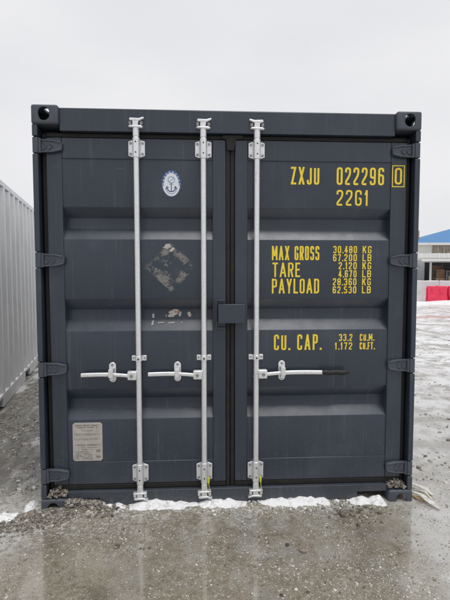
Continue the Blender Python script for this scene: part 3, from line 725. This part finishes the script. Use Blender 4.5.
# torn diamond label
b = MB(); b.prism([(-.384, 1.714), (-.209, 1.556), (-.378, 1.386), (-.556, 1.560)], YP - .0012, YP - .0008); b.build('label_residue', M['residue'], dl)
def scrap(cx, cz, w_, h_, y, mat, rot=0, seed=0, tilt=0.):
    rr = random.Random(seed); pts = []
    for k in range(14):
        t = 2 * math.pi * k / 14; q = .65 + .5 * rr.random(); u, v_ = w_ * math.cos(t) * q, h_ * math.sin(t) * q
        pts.append((cx + u * math.cos(rot) - v_ * math.sin(rot), cz + u * math.sin(rot) + v_ * math.cos(rot)))
    b = MB(); A = [b.bm.verts.new((p[0], y - .001 + tilt * (cz - p[1]), p[1])) for p in pts]; b.bm.faces.new(A)
    b.build('label_scrap', mat, dl)
scrap(-.405, 1.688, .030, .016, YP - .0012, M['scrap'], .3, 3); scrap(-.372, 1.668, .022, .012, YP - .0012, M['scrap'], .7, 4)
yb = YP + GD
scrap(-.372, 1.252, .042, .022, yb - .001, M['scrap'], .35, 5); scrap(-.352, 1.262, .018, .010, yb - .0018, M['scrap_pink'], 0, 6); scrap(-.330, 1.246, .010, .022, yb - .0012, M['scrap'], -.3, 7)
scrap(-.268, 1.245, .012, .022, yb - .0012, M['scrap'], .4, 8); scrap(-.505, 1.236, .009, .019, yb - .0012, M['scrap'], 0, 9); scrap(-.420, 1.236, .005, .008, yb - .0012, M['scrap'], 0, 13)
def slope_scrap(cx, cz, w_, h_):
    k = GD / .069; f = lambda z: YP + GD - (1.211 - z) * k - .0025
    b = MB(); b.bm.faces.new([b.bm.verts.new((cx + a, f(cz + e), cz + e)) for a, e in ((-w_, -h_), (w_ * .8, -h_ * .7), (w_, h_), (-w_ * .7, h_ * .6))]); b.build('label_scrap', M['scrap'], dl)
for a in ((-.508, 1.192, .007, .016), (-.455, 1.193, .024, .004), (-.385, 1.192, .024, .004), (-.318, 1.193, .007, .003)): slope_scrap(*a)
# rating plate
b = MB(); c = .012; x0, x1, z0, z1 = -1.026, -.835, .292, .546
b.prism([(x0 + c, z0), (x1 - c, z0), (x1, z0 + c), (x1, z1 - c), (x1 - c, z1), (x0 + c, z1), (x0, z1 - c), (x0, z0 + c)], YP - .005, YP - .0005); b.build('rating_plate', M['plate'], dl, .0015)
b = MB(); rr = random.Random(4)
def row(xa, xb, z, h_, gap=.25):
    x = xa
    while x < xb:
        w_ = rr.uniform(.003, .0055)
        if rr.random() > gap: b.prism([(x, z), (min(x + w_, xb), z), (min(x + w_, xb), z + h_ * rr.uniform(.7, 1)), (x, z + h_ * rr.uniform(.7, 1))], YP - .0056, YP - .0051)
        x += w_ + .0015
row(-1.012, -.850, .525, .009, .12); row(-.995, -.866, .512, .008, .12); row(-.965, -.895, .492, .006, .1); row(-1.015, -.85, .470, .004, .05); row(-1.015, -.86, .463, .003, .5)
row(-1.015, -.85, .440, .003, .05); row(-1.015, -.87, .432, .005, .3); row(-1.015, -.85, .395, .010, .15); row(-1.0, -.86, .380, .005, .3); row(-.97, -.90, .366, .006, .1)
for z in (.352, .342, .332, .322, .312, .304): row(-1.015, -.90, z, .006, .3)
row(-.875, -.850, .352, .018, .05); row(-.875, -.850, .312, .018, .05)
b.build('plate_text', M['plate_ink'], dl)['kind'] = 'stuff'

# ---------------------------------------------------------------- the pale container on the left
wc = empty('shipping_container', (-2.42, 2.17, .0), R(11.8)); tag(wc, 'pale grey-white corrugated shipping container to the left, seen along its side', 'container')
# local frame: +y runs away along the visible side, which is the plane x = 0; body towards -x
Wd, Ln, Ht = 2.438, 6.058, 2.591; y0 = -2.35
sub = []
me = CAST.copy(); me.materials.clear(); me.materials.append(M['white'])
for ix in (0, 1):
    for e in (0, 1):
        for t in (0, 1):
            o = bpy.data.objects.new('corner_casting', me); C.objects.link(o); o.parent = wc
            o.scale = (1 if ix else -1, 1 - 2 * e, 1 if t else -1); o.location = (-Wd if ix else 0, y0 + e * Ln, Ht - .118 if t else .118)
for ix in (0, 1):
    f = (lambda s, d, z: (-.004 - d, s, z)) if ix == 0 else (lambda s, d, z: (-Wd + .004 + d, s, z))
    corrugated('side_panel', M['white'], wc, y0 + .17, y0 + Ln - .17, .15, 2.53, f)
    xa, xb = (-.062, -.001) if ix == 0 else (-Wd + .001, -Wd + .062)
    bx('top_side_rail', M['white'], wc, xa, xb, y0 + .179, y0 + Ln - .179, 2.522, 2.584, .005)
    # bottom rail in lengths, broken at the fork pockets
    q = [y0 + .179, y0 + 2.02, y0 + 2.38, y0 + Ln - 2.38, y0 + Ln - 2.02, y0 + Ln - .179]
    for k in (0, 2, 4): bx('bottom_side_rail', M['white'], wc, xa + .01, xb, q[k], q[k + 1], .012, .162, .004)
    for k in (1, 3):
        bx('fork_pocket', M['dark'], wc, xa + .012, xa + .02, q[k], q[k + 1], .012, .1225, 0)  # dark plate paints in the shade of the hollow pocket
        bx('fork_pocket_lintel', M['white'], wc, xa + .01, xb, q[k], q[k + 1], .123, .1618, .003)
    for e in (0, 1): bx('corner_post', M['white'], wc, *((-.16, -.004) if ix == 0 else (-Wd + .004, -Wd + .16)), y0 + e * (Ln - .16) + .004, y0 + e * (Ln - .16) + .156, .1185, Ht - .1185, .006)
for e in (0, 1):
    corrugated('end_panel', M['white'], wc, -Wd + .16, -.16, .1, 2.5, (lambda s, d, z: (s, y0 + .02 + d, z)) if e == 0 else (lambda s, d, z: (s, y0 + Ln - .02 - d, z)), pitch=.25)
    bx('end_rail', M['white'], wc, -Wd + .1625, -.1625, y0 + e * (Ln - .1) + .004, y0 + e * (Ln - .1) + .096, 2.48, 2.583, .005)
corrugated('roof_panel', M['white'], wc, y0 + .1, y0 + Ln - .1, -Wd + .063, -.063, lambda s, d, z: (z, s, 2.574 - d * .5), pitch=.209, flat=.09, slope=.0145)

# ---------------------------------------------------------------- snow along the sill
def snow_ridge():
    xs = np.arange(-1.0, 1.05, .006); ys = np.arange(-.10, .075, .006)
    Xs, Ys = np.meshgrid(xs, ys); H = np.zeros_like(Xs)
    lumps = ((-.90, .05, .018), (-.82, .07, .026), (-.72, .05, .018), (-.56, .10, .046), (-.47, .12, .048), (-.36, .09, .040), (-.25, .05, .018), (-.13, .075, .040), (-.03, .085, .043), (.065, .05, .030), (.27, .07, .034), (.38, .09, .045), (.50, .10, .046), (.60, .06, .036), (.72, .04, .010), (.87, .07, .045), (.98, .05, .055))
    for c, w_, h_ in lumps: H = np.maximum(H, h_ * np.exp(-np.abs((Xs - c) / w_) ** 2.6))
    off = .022 + .022 * fbm(Xs * 5, Xs * 0, 3, 71); prof = np.exp(-np.abs((Ys - off) / .052) ** 2.2)
    Hh = H * .74 * prof * (1 + .9 * fbm(Xs * 22, Ys * 22, 4, 75)) + .016 * fbm(Xs * 45, Ys * 45, 3, 78) - .008
    Zs = ground_h(Xs, Ys) + Hh
    keep = Hh > -.006; n = len(xs); me = bpy.data.meshes.new('snow')
    idx = np.arange(Xs.size).reshape(Xs.shape); Fq = np.stack([idx[:-1, :-1], idx[:-1, 1:], idx[1:, 1:], idx[1:, :-1]], -1).reshape(-1, 4)
    Fq = Fq[keep.reshape(-1)[Fq].any(1)]
    me.from_pydata(np.stack([Xs, Ys, Zs], -1).reshape(-1, 3).tolist(), [], Fq.tolist()); me.materials.append(M['snow'])
    bm = bmesh.new(); bm.from_mesh(me); bmesh.ops.delete(bm, geom=[v for v in bm.verts if not v.link_faces], context='VERTS'); bm.to_mesh(me); bm.free()
    me.polygons.foreach_set('use_smooth', np.ones(len(me.polygons), bool))
    o = bpy.data.objects.new('snow', me); C.objects.link(o); tag(o, 'ridge of clean white snow along the bottom of the dark container doors', 'snow', kind='stuff')
    sb = o.modifiers.new('s', 'SUBSURF'); sb.levels = 1; sb.render_levels = 1
snow_ridge()
def snow_patch(cx, cy, rx, ry, h_, label, seed):
    u = np.linspace(-1.3, 1.3, 54); U, V_ = np.meshgrid(u, u); Xs, Ys = cx + U * rx, cy + V_ * ry
    r = np.hypot(U, V_) + .5 * fbm(U * 1.6 + seed, V_ * 1.6, 3, seed); Hh = h_ * (1 - smooth(.25, 1.05, r)) * (1 + .8 * fbm(Xs * 22, Ys * 22, 3, seed + 3)) + .010 * fbm(Xs * 45, Ys * 45, 2, seed + 5) - .006
    idx = np.arange(Xs.size).reshape(Xs.shape); Fq = np.stack([idx[:-1, :-1], idx[:-1, 1:], idx[1:, 1:], idx[1:, :-1]], -1).reshape(-1, 4); Fq = Fq[(Hh > -.004).reshape(-1)[Fq].any(1)]
    me = bpy.data.meshes.new('snow'); me.from_pydata(np.stack([Xs, Ys, ground_h(Xs, Ys) + Hh], -1).reshape(-1, 3).tolist(), [], Fq.tolist()); me.materials.append(M['snow'])
    bm = bmesh.new(); bm.from_mesh(me); bmesh.ops.delete(bm, geom=[v for v in bm.verts if not v.link_faces], context='VERTS'); bm.to_mesh(me); bm.free()
    me.polygons.foreach_set('use_smooth', np.ones(len(me.polygons), bool)); o = bpy.data.objects.new('snow', me); C.objects.link(o); tag(o, label, 'snow', kind='stuff')
snow_patch(-1.42, -.10, .13, .08, .03, 'small patch of snow at the far left beside the gravel heap', 101)
snow_patch(-1.30, .05, .05, .10, .02, 'thin snow patch against the lower left corner casting', 111)

# ---------------------------------------------------------------- gravel and chips
def pick(n, x0, x1, y0_, y1_, dens):
    P = np.stack([rng.uniform(x0, x1, n * 6), rng.uniform(y0_, y1_, n * 6)], -1); d = dens(P[:, 0], P[:, 1]); return P[rng.uniform(0, 1, len(P)) < d][:n]
band = lambda x, y: np.exp(-((y + .105 - (x + 1.15) * .28) / .075) ** 2) * smooth(-.66, -.86, x) * smooth(-1.75, -1.45, x) * np.clip(.6 + 2.2 * fbm(x * 7, y * 7, 3, 51), 0, 1)
P = pick(4600, -1.8, -.6, -.45, .12, band); P = P[~((P[:, 0] > -1.22) & (P[:, 1] > -.008) & (P[:, 0] < -1.05))]; S = np.clip(rng.lognormal(-5.2, .40, len(P)), .003, .016)
scatter('gravel', P, S, M['gravel'], .7, .2, label='heap of loose brown gravel at the left corner of the dark container', cat='gravel')
P = pick(1200, -1.055, -.80, -.03, .06, lambda x, y: smooth(-.78, -.95, x)); S = np.clip(rng.lognormal(-4.95, .35, len(P)), .003, .016)
scatter('gravel', P, S, M['gravel'], .7, .2, label='gravel filling the notch under the sill at the left corner', cat='gravel', zs=ground_h(P[:, 0], P[:, 1]) + rng.uniform(-.005, .042, len(P)) * np.clip((-.80 - P[:, 0]) / .2, 0, 1))
for s, lab in ((-1, 'gravel lying on the lower left corner casting'), (1, 'gravel lying on the lower right corner casting')):
    n = 330; px = rng.uniform(1.062, 1.176, n); py = rng.uniform(.010, .10, n); hgt = .04 * np.exp(-((px - 1.115) / .05) ** 2) * rng.uniform(0, 1, n) + .006 * rng.uniform(0, 1, n) + np.clip(py, 0, .1) * .25
    S = np.clip(rng.lognormal(-5.0, .3, n), .004, .012); scatter('gravel', np.stack([s * px, py], -1), S, M['gravel'], .75, .2, label=lab, cat='gravel', zs=.068 + hgt)
P = pick(600, -1.0, 1.05, -.13, .03, lambda x, y: smooth(-.17, .0, y) * np.clip(.3 + 2.4 * fbm(x * 5, y * 5, 3, 91), 0, 1)); S = np.clip(rng.lognormal(-5.8, .5, len(P)), .002, .010)
scatter('snow', P, S, M['snow'], .6, .3, label='crumbs of snow fallen in front of the snow ridge', cat='snow')
cl = lambda cx, cy, r: (lambda x, y: np.exp(-((x - cx) ** 2 + (y - cy) ** 2 * 2) / r ** 2))
c1, c2, c3, c4 = cl(.46, -.70, .05), cl(.33, -.47, .05), cl(.75, -.13, .16), cl(-.62, -.30, .12)
P = pick(420, -.9, 1.1, -.85, -.04, lambda x, y: np.clip(c1(x, y) + c2(x, y) + c3(x, y) + .35 * c4(x, y) + .02, 0, 1)); S = np.clip(rng.lognormal(-5.1, .5, len(P)), .003, .015)
scatter('clods', P, S, M['clod'], .6, .3, label='dark clods of mud and stones in small clusters in front of the doors', cat='mud')
# grit and ice chips over the front yard
dens = lambda x, y: np.clip(.42 + 1.9 * fbm(x * 3, y * 3, 4, 61), .04, 1) * np.where(x > 1.1, .6, 1) * np.where((np.abs(x) < 1.2) & (y > .03), 0, 1)
P = pick(22000, -1.7, 1.75, -1.0, .35, dens); S = np.clip(rng.lognormal(-6.1, .45, len(P)), .0012, .010)
scatter('grit', P, S, M['chips'], .4, .45, label='pale grit and ice chips strewn over the frozen mud', cat='grit')
P = pick(3500, -3.2, -1.22, .2, 3.4, lambda x, y: np.clip(.4 + 1.6 * fbm(x * 2, y * 2, 3, 64), .05, 1) * (x > -2.35 - (y - 2.2) * .2)); S = np.clip(rng.lognormal(-5.3, .5, len(P)), .002, .018)
scatter('grit', P, S, M['chips'], .55, .3, label='frozen gravel strewn between the two containers', cat='grit')
P = pick(3000, 1.2, 5.5, .0, 7.0, lambda x, y: np.clip(.25 + 2.2 * fbm(x * 1.2, y * 2.4, 3, 67), 0, 1)); S = np.clip(rng.lognormal(-4.9, .5, len(P)), .003, .03)
scatter('grit', P, S, M['chips'], .5, .35, label='frozen lumps and grit scattered over the pale ice beside the dark container', cat='grit')

# ---------------------------------------------------------------- single rocks and splintered boards
def rock(x, y, r, label, seed, flat=.7):
    b = bmesh.new(); bmesh.ops.create_icosphere(b, subdivisions=2, radius=r); rr = random.Random(seed)
    k = [Vector((rr.uniform(-1, 1), rr.uniform(-1, 1), rr.uniform(-1, 1))).normalized() for _ in range(9)]
    for v in b.verts:
        d = v.co.normalized(); v.co *= 1 + .16 * sum(max(0, d.dot(q)) ** 6 for q in k) - .2 * max(0, d.dot(k[0])) ** 2; v.co.z *= flat; v.co.x *= 1.25
    me = bpy.data.meshes.new('rock'); b.to_mesh(me); b.free(); me.materials.append(M['rock'])
    o = bpy.data.objects.new('rock', me); C.objects.link(o); o.location = (x, y, float(ground_h(x, y)) + r * flat * .55); o.rotation_euler.z = rr.uniform(0, 6)
    tag(o, label, 'rock', 'loose rocks on the yard')
rock(.905, -.515, .017, 'small brownish rock lying on the edge of the pale ice, front right', 1); rock(.885, -.535, .010, 'tiny rock beside the small brownish rock on the ice edge', 2)
rock(.36, -.50, .016, 'rock lying alone on the dark mud in front of the right door', 3); rock(-1.245, -.075, .017, 'larger rock on the gravel heap at the left container corner', 5)
def board(pts, w_, t, mat, label):
    """bent splintered strip through pts (x,y,z)"""
    P = [Vector(p) for p in pts]; b = MB(); rings = []; rr = random.Random(len(label))
    for i, p in enumerate(P):
        d = (P[min(i + 1, len(P) - 1)] - P[max(i - 1, 0)]).normalized(); s = d.cross(Vector((0, 0, 1))).normalized(); u = s.cross(d)
        ww = w_ * 1.35 * rr.uniform(.75, 1.1) * (.45 if i in (0, len(P) - 1) else 1)
        rings.append([b.bm.verts.new(p + s * ww * a + u * t * c) for a, c in ((-.5, -.5), (.5, -.5), (.5, .5), (-.5, .5))])
    for A, B in zip(rings, rings[1:]):
        for k in range(4): b.bm.faces.new((A[k], A[(k + 1) % 4], B[(k + 1) % 4], B[k]))
    b.bm.faces.new(rings[0]); b.bm.faces.new(rings[-1][::-1])
    tag(b.build('splintered_board', mat, None, .001), label, 'board', 'broken boards at the right container corner')
gz = lambda x, y, h: (x, y, float(ground_h(x, y)) + h)
board([gz(1.245, .10, .02), gz(1.285, .02, .034), gz(1.31, -.06, .022), gz(1.335, -.12, .008)], .028, .006, M['board'], 'longest pale splintered board pointing away from the lower right casting')
board([gz(1.235, .20, .02), gz(1.30, .16, .04), gz(1.36, .10, .026), gz(1.385, .05, .008)], .030, .006, M['board'], 'pale broken board arching over the other splinters, farthest back')
board([gz(1.235, .06, .012), gz(1.265, .015, .018), gz(1.285, -.03, .01)], .022, .006, M['board2'], 'short ochre splinter of board against the lower right casting')
board([gz(1.28, .13, .012), gz(1.335, .06, .03), gz(1.35, -.01, .008)], .016, .006, M['board'], 'thin pale splinter lying across the broken boards')

# ---------------------------------------------------------------- barriers
def barrier(x, y, rz, label):
    e = empty('plastic_barrier', (x, y, float(ground_h(x, y)) * 0 + .0), rz); Lb, Hb = 1.05, .90
    b = MB(); pr = [(-.22, .06), (-.20, .30), (-.12, .46), (-.115, Hb - .05), (-.09, Hb), (.09, Hb), (.115, Hb - .05), (.12, .46), (.20, .30), (.22, .06)]
    b.prism(pr, .035, Lb - .035, 'x'); b.build('body', M['red'], e, .02)
    for s in (0, 1):
        for a in (-.2, .06): bx('foot', M['red'], e, .08 + s * .6, .36 + s * .6, a, a + .14, -.05, .0595, .01)
        bx('interlock', M['red'], e, -.0 + s * (Lb - .0345), .0345 + s * (Lb - .0345), -.06, .06, .15, Hb - .1, .01)
    for k in range(2): bx('recess_rib', M['red'], e, .22 + k * .42, .36 + k * .42, -.135, -.1205, .50, Hb - .12, .012)
    bx('filler_cap', M['red'], e, .47, .58, -.05, .05, Hb + .0005, Hb + .03, .01)
    tag(e, label, 'barrier', 'red plastic barriers in front of the concrete wall')
barrier(11.72, 19.72, R(-9), 'red plastic traffic barrier, the left one of the pair, standing in the snow')
barrier(12.775, 19.545, R(-4), 'red plastic traffic barrier cut by the right edge of the picture')
def concrete_barrier(x, y, rz, Lb, label):
    e = empty('concrete_barrier', (x, y, 0), rz); b = MB()
    b.prism([(-.30, -.06), (-.30, .18), (-.16, .42), (-.10, 1.13), (.10, 1.13), (.16, .42), (.30, .18), (.30, -.06)], 0, Lb, 'x'); b.build('body', M['concrete'], e, .015)
    xs = np.arange(.01, Lb - .01, .06); bm = MB(); rings = []
    for x_ in xs:
        h_ = .035 + .03 * float(vnoise(x_ * 3 + x * 5, 0, 5)); rings.append([bm.bm.verts.new((x_, a, 1.1305 + c)) for a, c in ((-.10, 0), (-.085, h_ * .8), (0, h_), (.085, h_ * .8), (.10, 0))])
    for A, B in zip(rings, rings[1:]):
        for k in range(4): bm.bm.faces.new((A[k], A[k + 1], B[k + 1], B[k]))
    bm.build('snow_cap', M['snow'], e, smooth=True)
    tag(e, label, 'barrier', 'grey concrete barriers behind the red ones')
concrete_barrier(10.9, 20.75, R(-5), 1.95, 'long pale grey concrete barrier with snow on top beside the dark container')
concrete_barrier(12.88, 20.62, R(-3), 2.0, 'pale grey concrete barrier behind the right red plastic barrier')

# ---------------------------------------------------------------- blue-roofed building
bl = empty('building', (22.3, 42.2, 0), R(-3)); tag(bl, 'cream building with a blue hipped roof and a row of windows, far right', 'building')
BW, BD, EH = 15., 10., 4.72
bx('wall', M['cream'], bl, 0, BW, 0, BD, -.3, EH, 0)
b = MB(); o_ = .5; ev = [(-o_, -o_, EH + .12), (BW + o_, -o_, EH + .12), (BW + o_, BD + o_, EH + .12), (-o_, BD + o_, EH + .12)]; rg = [(6.1, BD / 2, 6.80), (BW - 4.6, BD / 2, 6.85)]
V = [b.bm.verts.new(p) for p in ev + rg]
for f in ((0, 1, 5, 4), (2, 3, 4, 5), (3, 0, 4), (1, 2, 5), (3, 2, 1, 0)): b.bm.faces.new([V[i] for i in f])
rf = b.build('roof', M['blue_roof'], bl)
bx('eave_board', M['trim'], bl, -.52, BW + .52, -.53, -.47, EH - .12, EH + .118, 0)
bx('soffit', M['trim'], bl, -.5, BW + .5, -.469, -.003, EH - .06, EH - .02, 0)
bx('chimney', M['crate2'], rf, .95, 1.3, 2.0, 2.35, 5.2, 6.35, 0)
k = 0; x = 1.75
while x < BW - .5:
    f = bx('window', M['mullion'], bl, x, x + .62, -.05, -.003, 3.76, 4.60, .005)
    bx('pane', M['blind'], f, x + .05, x + .29, -.062, -.051, 3.80, 4.56, 0); bx('pane', M['blind'], f, x + .33, x + .57, -.062, -.051, 3.80, 4.56, 0)
    x += .66
bx('balcony_front', M['trim'], bl, -.2, BW, -1.05, -.98, 3.22, 3.70, .01)
for k in range(16): bx('balcony_post', M['cream'], bl, .1 + k * .93, .22 + k * .93, -1.10, -1.051, 3.2, 3.74, .005)
cn = bx('canopy', M['canopy'], bl, -1.2, BW, -4.2, -.97, 2.84, 2.98, .01)
bx('canopy_edge', M['trim'], cn, -1.2, BW, -4.26, -4.201, 2.78, 3.0, .005)
for k in range(5): bx('canopy_post', M['canopy'], bl, -.25 + k * 3.5, -.09 + k * 3.5, -4.0, -3.84, -.3, 2.8395, .01)
bx('shed_shade_sheet', M['shed_dark'], bl, .98, BW, -.10, -.02, -.2, 2.8, 0)  # near-black sheet on the wall, standing for shaded openings under the canopy
for k in range(3): bx('sheet_panel', M['sheet'], bl, -.9 + k * .62, -.3 + k * .62, -.24 - .02 * (k % 2), -.12, -.2, 2.8, .01)
for k in range(6): bx('rack_upright', M['steelblue'], bl, 2.4 + k * 1.9, 2.5 + k * 1.9, -1.0, -.9, -.2, 2.75, 0)
for z in (.75, 1.5, 2.2): bx('rack_shelf', M['steelblue'], bl, 2.2, BW - .4, -1.05, -.3, z, z + .06, 0)
def crate(lx, ly, z, w_, d_, h_, mat, label):
    e = empty('crate', bl.matrix_world @ Vector((lx, ly, z)), R(-3 + random.uniform(-4, 4)))
    bx('core', M['shed_dark'], e, .03, w_ - .03, .03, d_ - .03, .01, h_ - .02, 0)
    n = max(2, int(h_ / .16))
    for k in range(n): bx('slat', mat, e, 0, w_, 0, .028, k * h_ / n + .01, (k + 1) * h_ / n - .012, 0)
    for x_ in (0, w_ - .08): bx('corner_batten', mat, e, x_, x_ + .08, -.03, -.001, 0, h_, 0)
    bx('lid', mat, e, 0, w_, 0, d_, h_ - .02, h_ + .01, 0)
    tag(e, label, 'crate', 'wooden crates under the canopy')
bpy.context.view_layer.update()
crate(1.05, -2.6, -.02, .95, .8, 1.15, M['crate2'], 'tan wooden crate under the canopy, lowest on the left'); crate(1.1, -2.55, 1.15, .8, .7, .85, M['crate'], 'brown wooden crate stacked on the tan crate under the canopy')
crate(1.3, -1.3, -.02, 1.0, .2, 2.45, M['crate'], 'tall brown crate standing at the back of the canopy'); crate(3.2, -2.2, -.02, 1.3, .9, 1.2, M['crate'], 'brown crate under the canopy near the right edge of the picture')
t_ = empty('storage_tank', bl.matrix_world @ Vector((2.5, -2.7, 0)), 0); b = MB(); b.tube([(0, 0, -.1), (0, 0, .1), (0, 0, 1.45), (0, 0, 1.62), (0, 0, 1.7)], [.45, .48, .48, .4, .2], 20); b.build('shell', M['drum'], t_, smooth=True)
b = MB(); b.tube([(0, 0, .75), (0, 0, .9)], .487, 20); b.build('band', M['shed_dark'], t_, smooth=True); b = MB(); b.tube([(0, 0, 1.69), (0, 0, 1.76)], .16, 14); b.build('lid', M['mullion'], t_, smooth=True)
tag(t_, 'round white storage tank with a dark band between the crates', 'tank')

fe = empty('cage_fence', bl.matrix_world @ Vector((1.0, -4.7, 0)), R(-3)); tag(fe, 'dark steel cage fence of upright bars in front of the canopy', 'fence')
for k in range(4): bx('post', M['steelblue'], fe, k * 1.6, k * 1.6 + .07, 0, .07, -.2, 1.9, 0)
for z in (.9, 1.35, 1.82): bx('rail', M['steelblue'], fe, .0705, 4.7995, .02, .05, z, z + .04, 0)
for k in range(26): bx('bar', M['steelblue'], fe, .16 + k * .18, .18 + k * .18, .0, .0195, .1, 1.86, 0)
crate(1.9, -3.4, -.02, 1.1, .8, 1.35, M['crate2'], 'wide tan crate just behind the cage fence'); crate(2.0, -3.35, 1.345, .7, .6, .55, M['crate'], 'small brown crate on top of the wide tan crate behind the cage fence')
crate(3.9, -3.3, -.02, 1.0, .8, 2.0, M['crate'], 'tall dark brown crate behind the cage fence at the right edge of the picture')
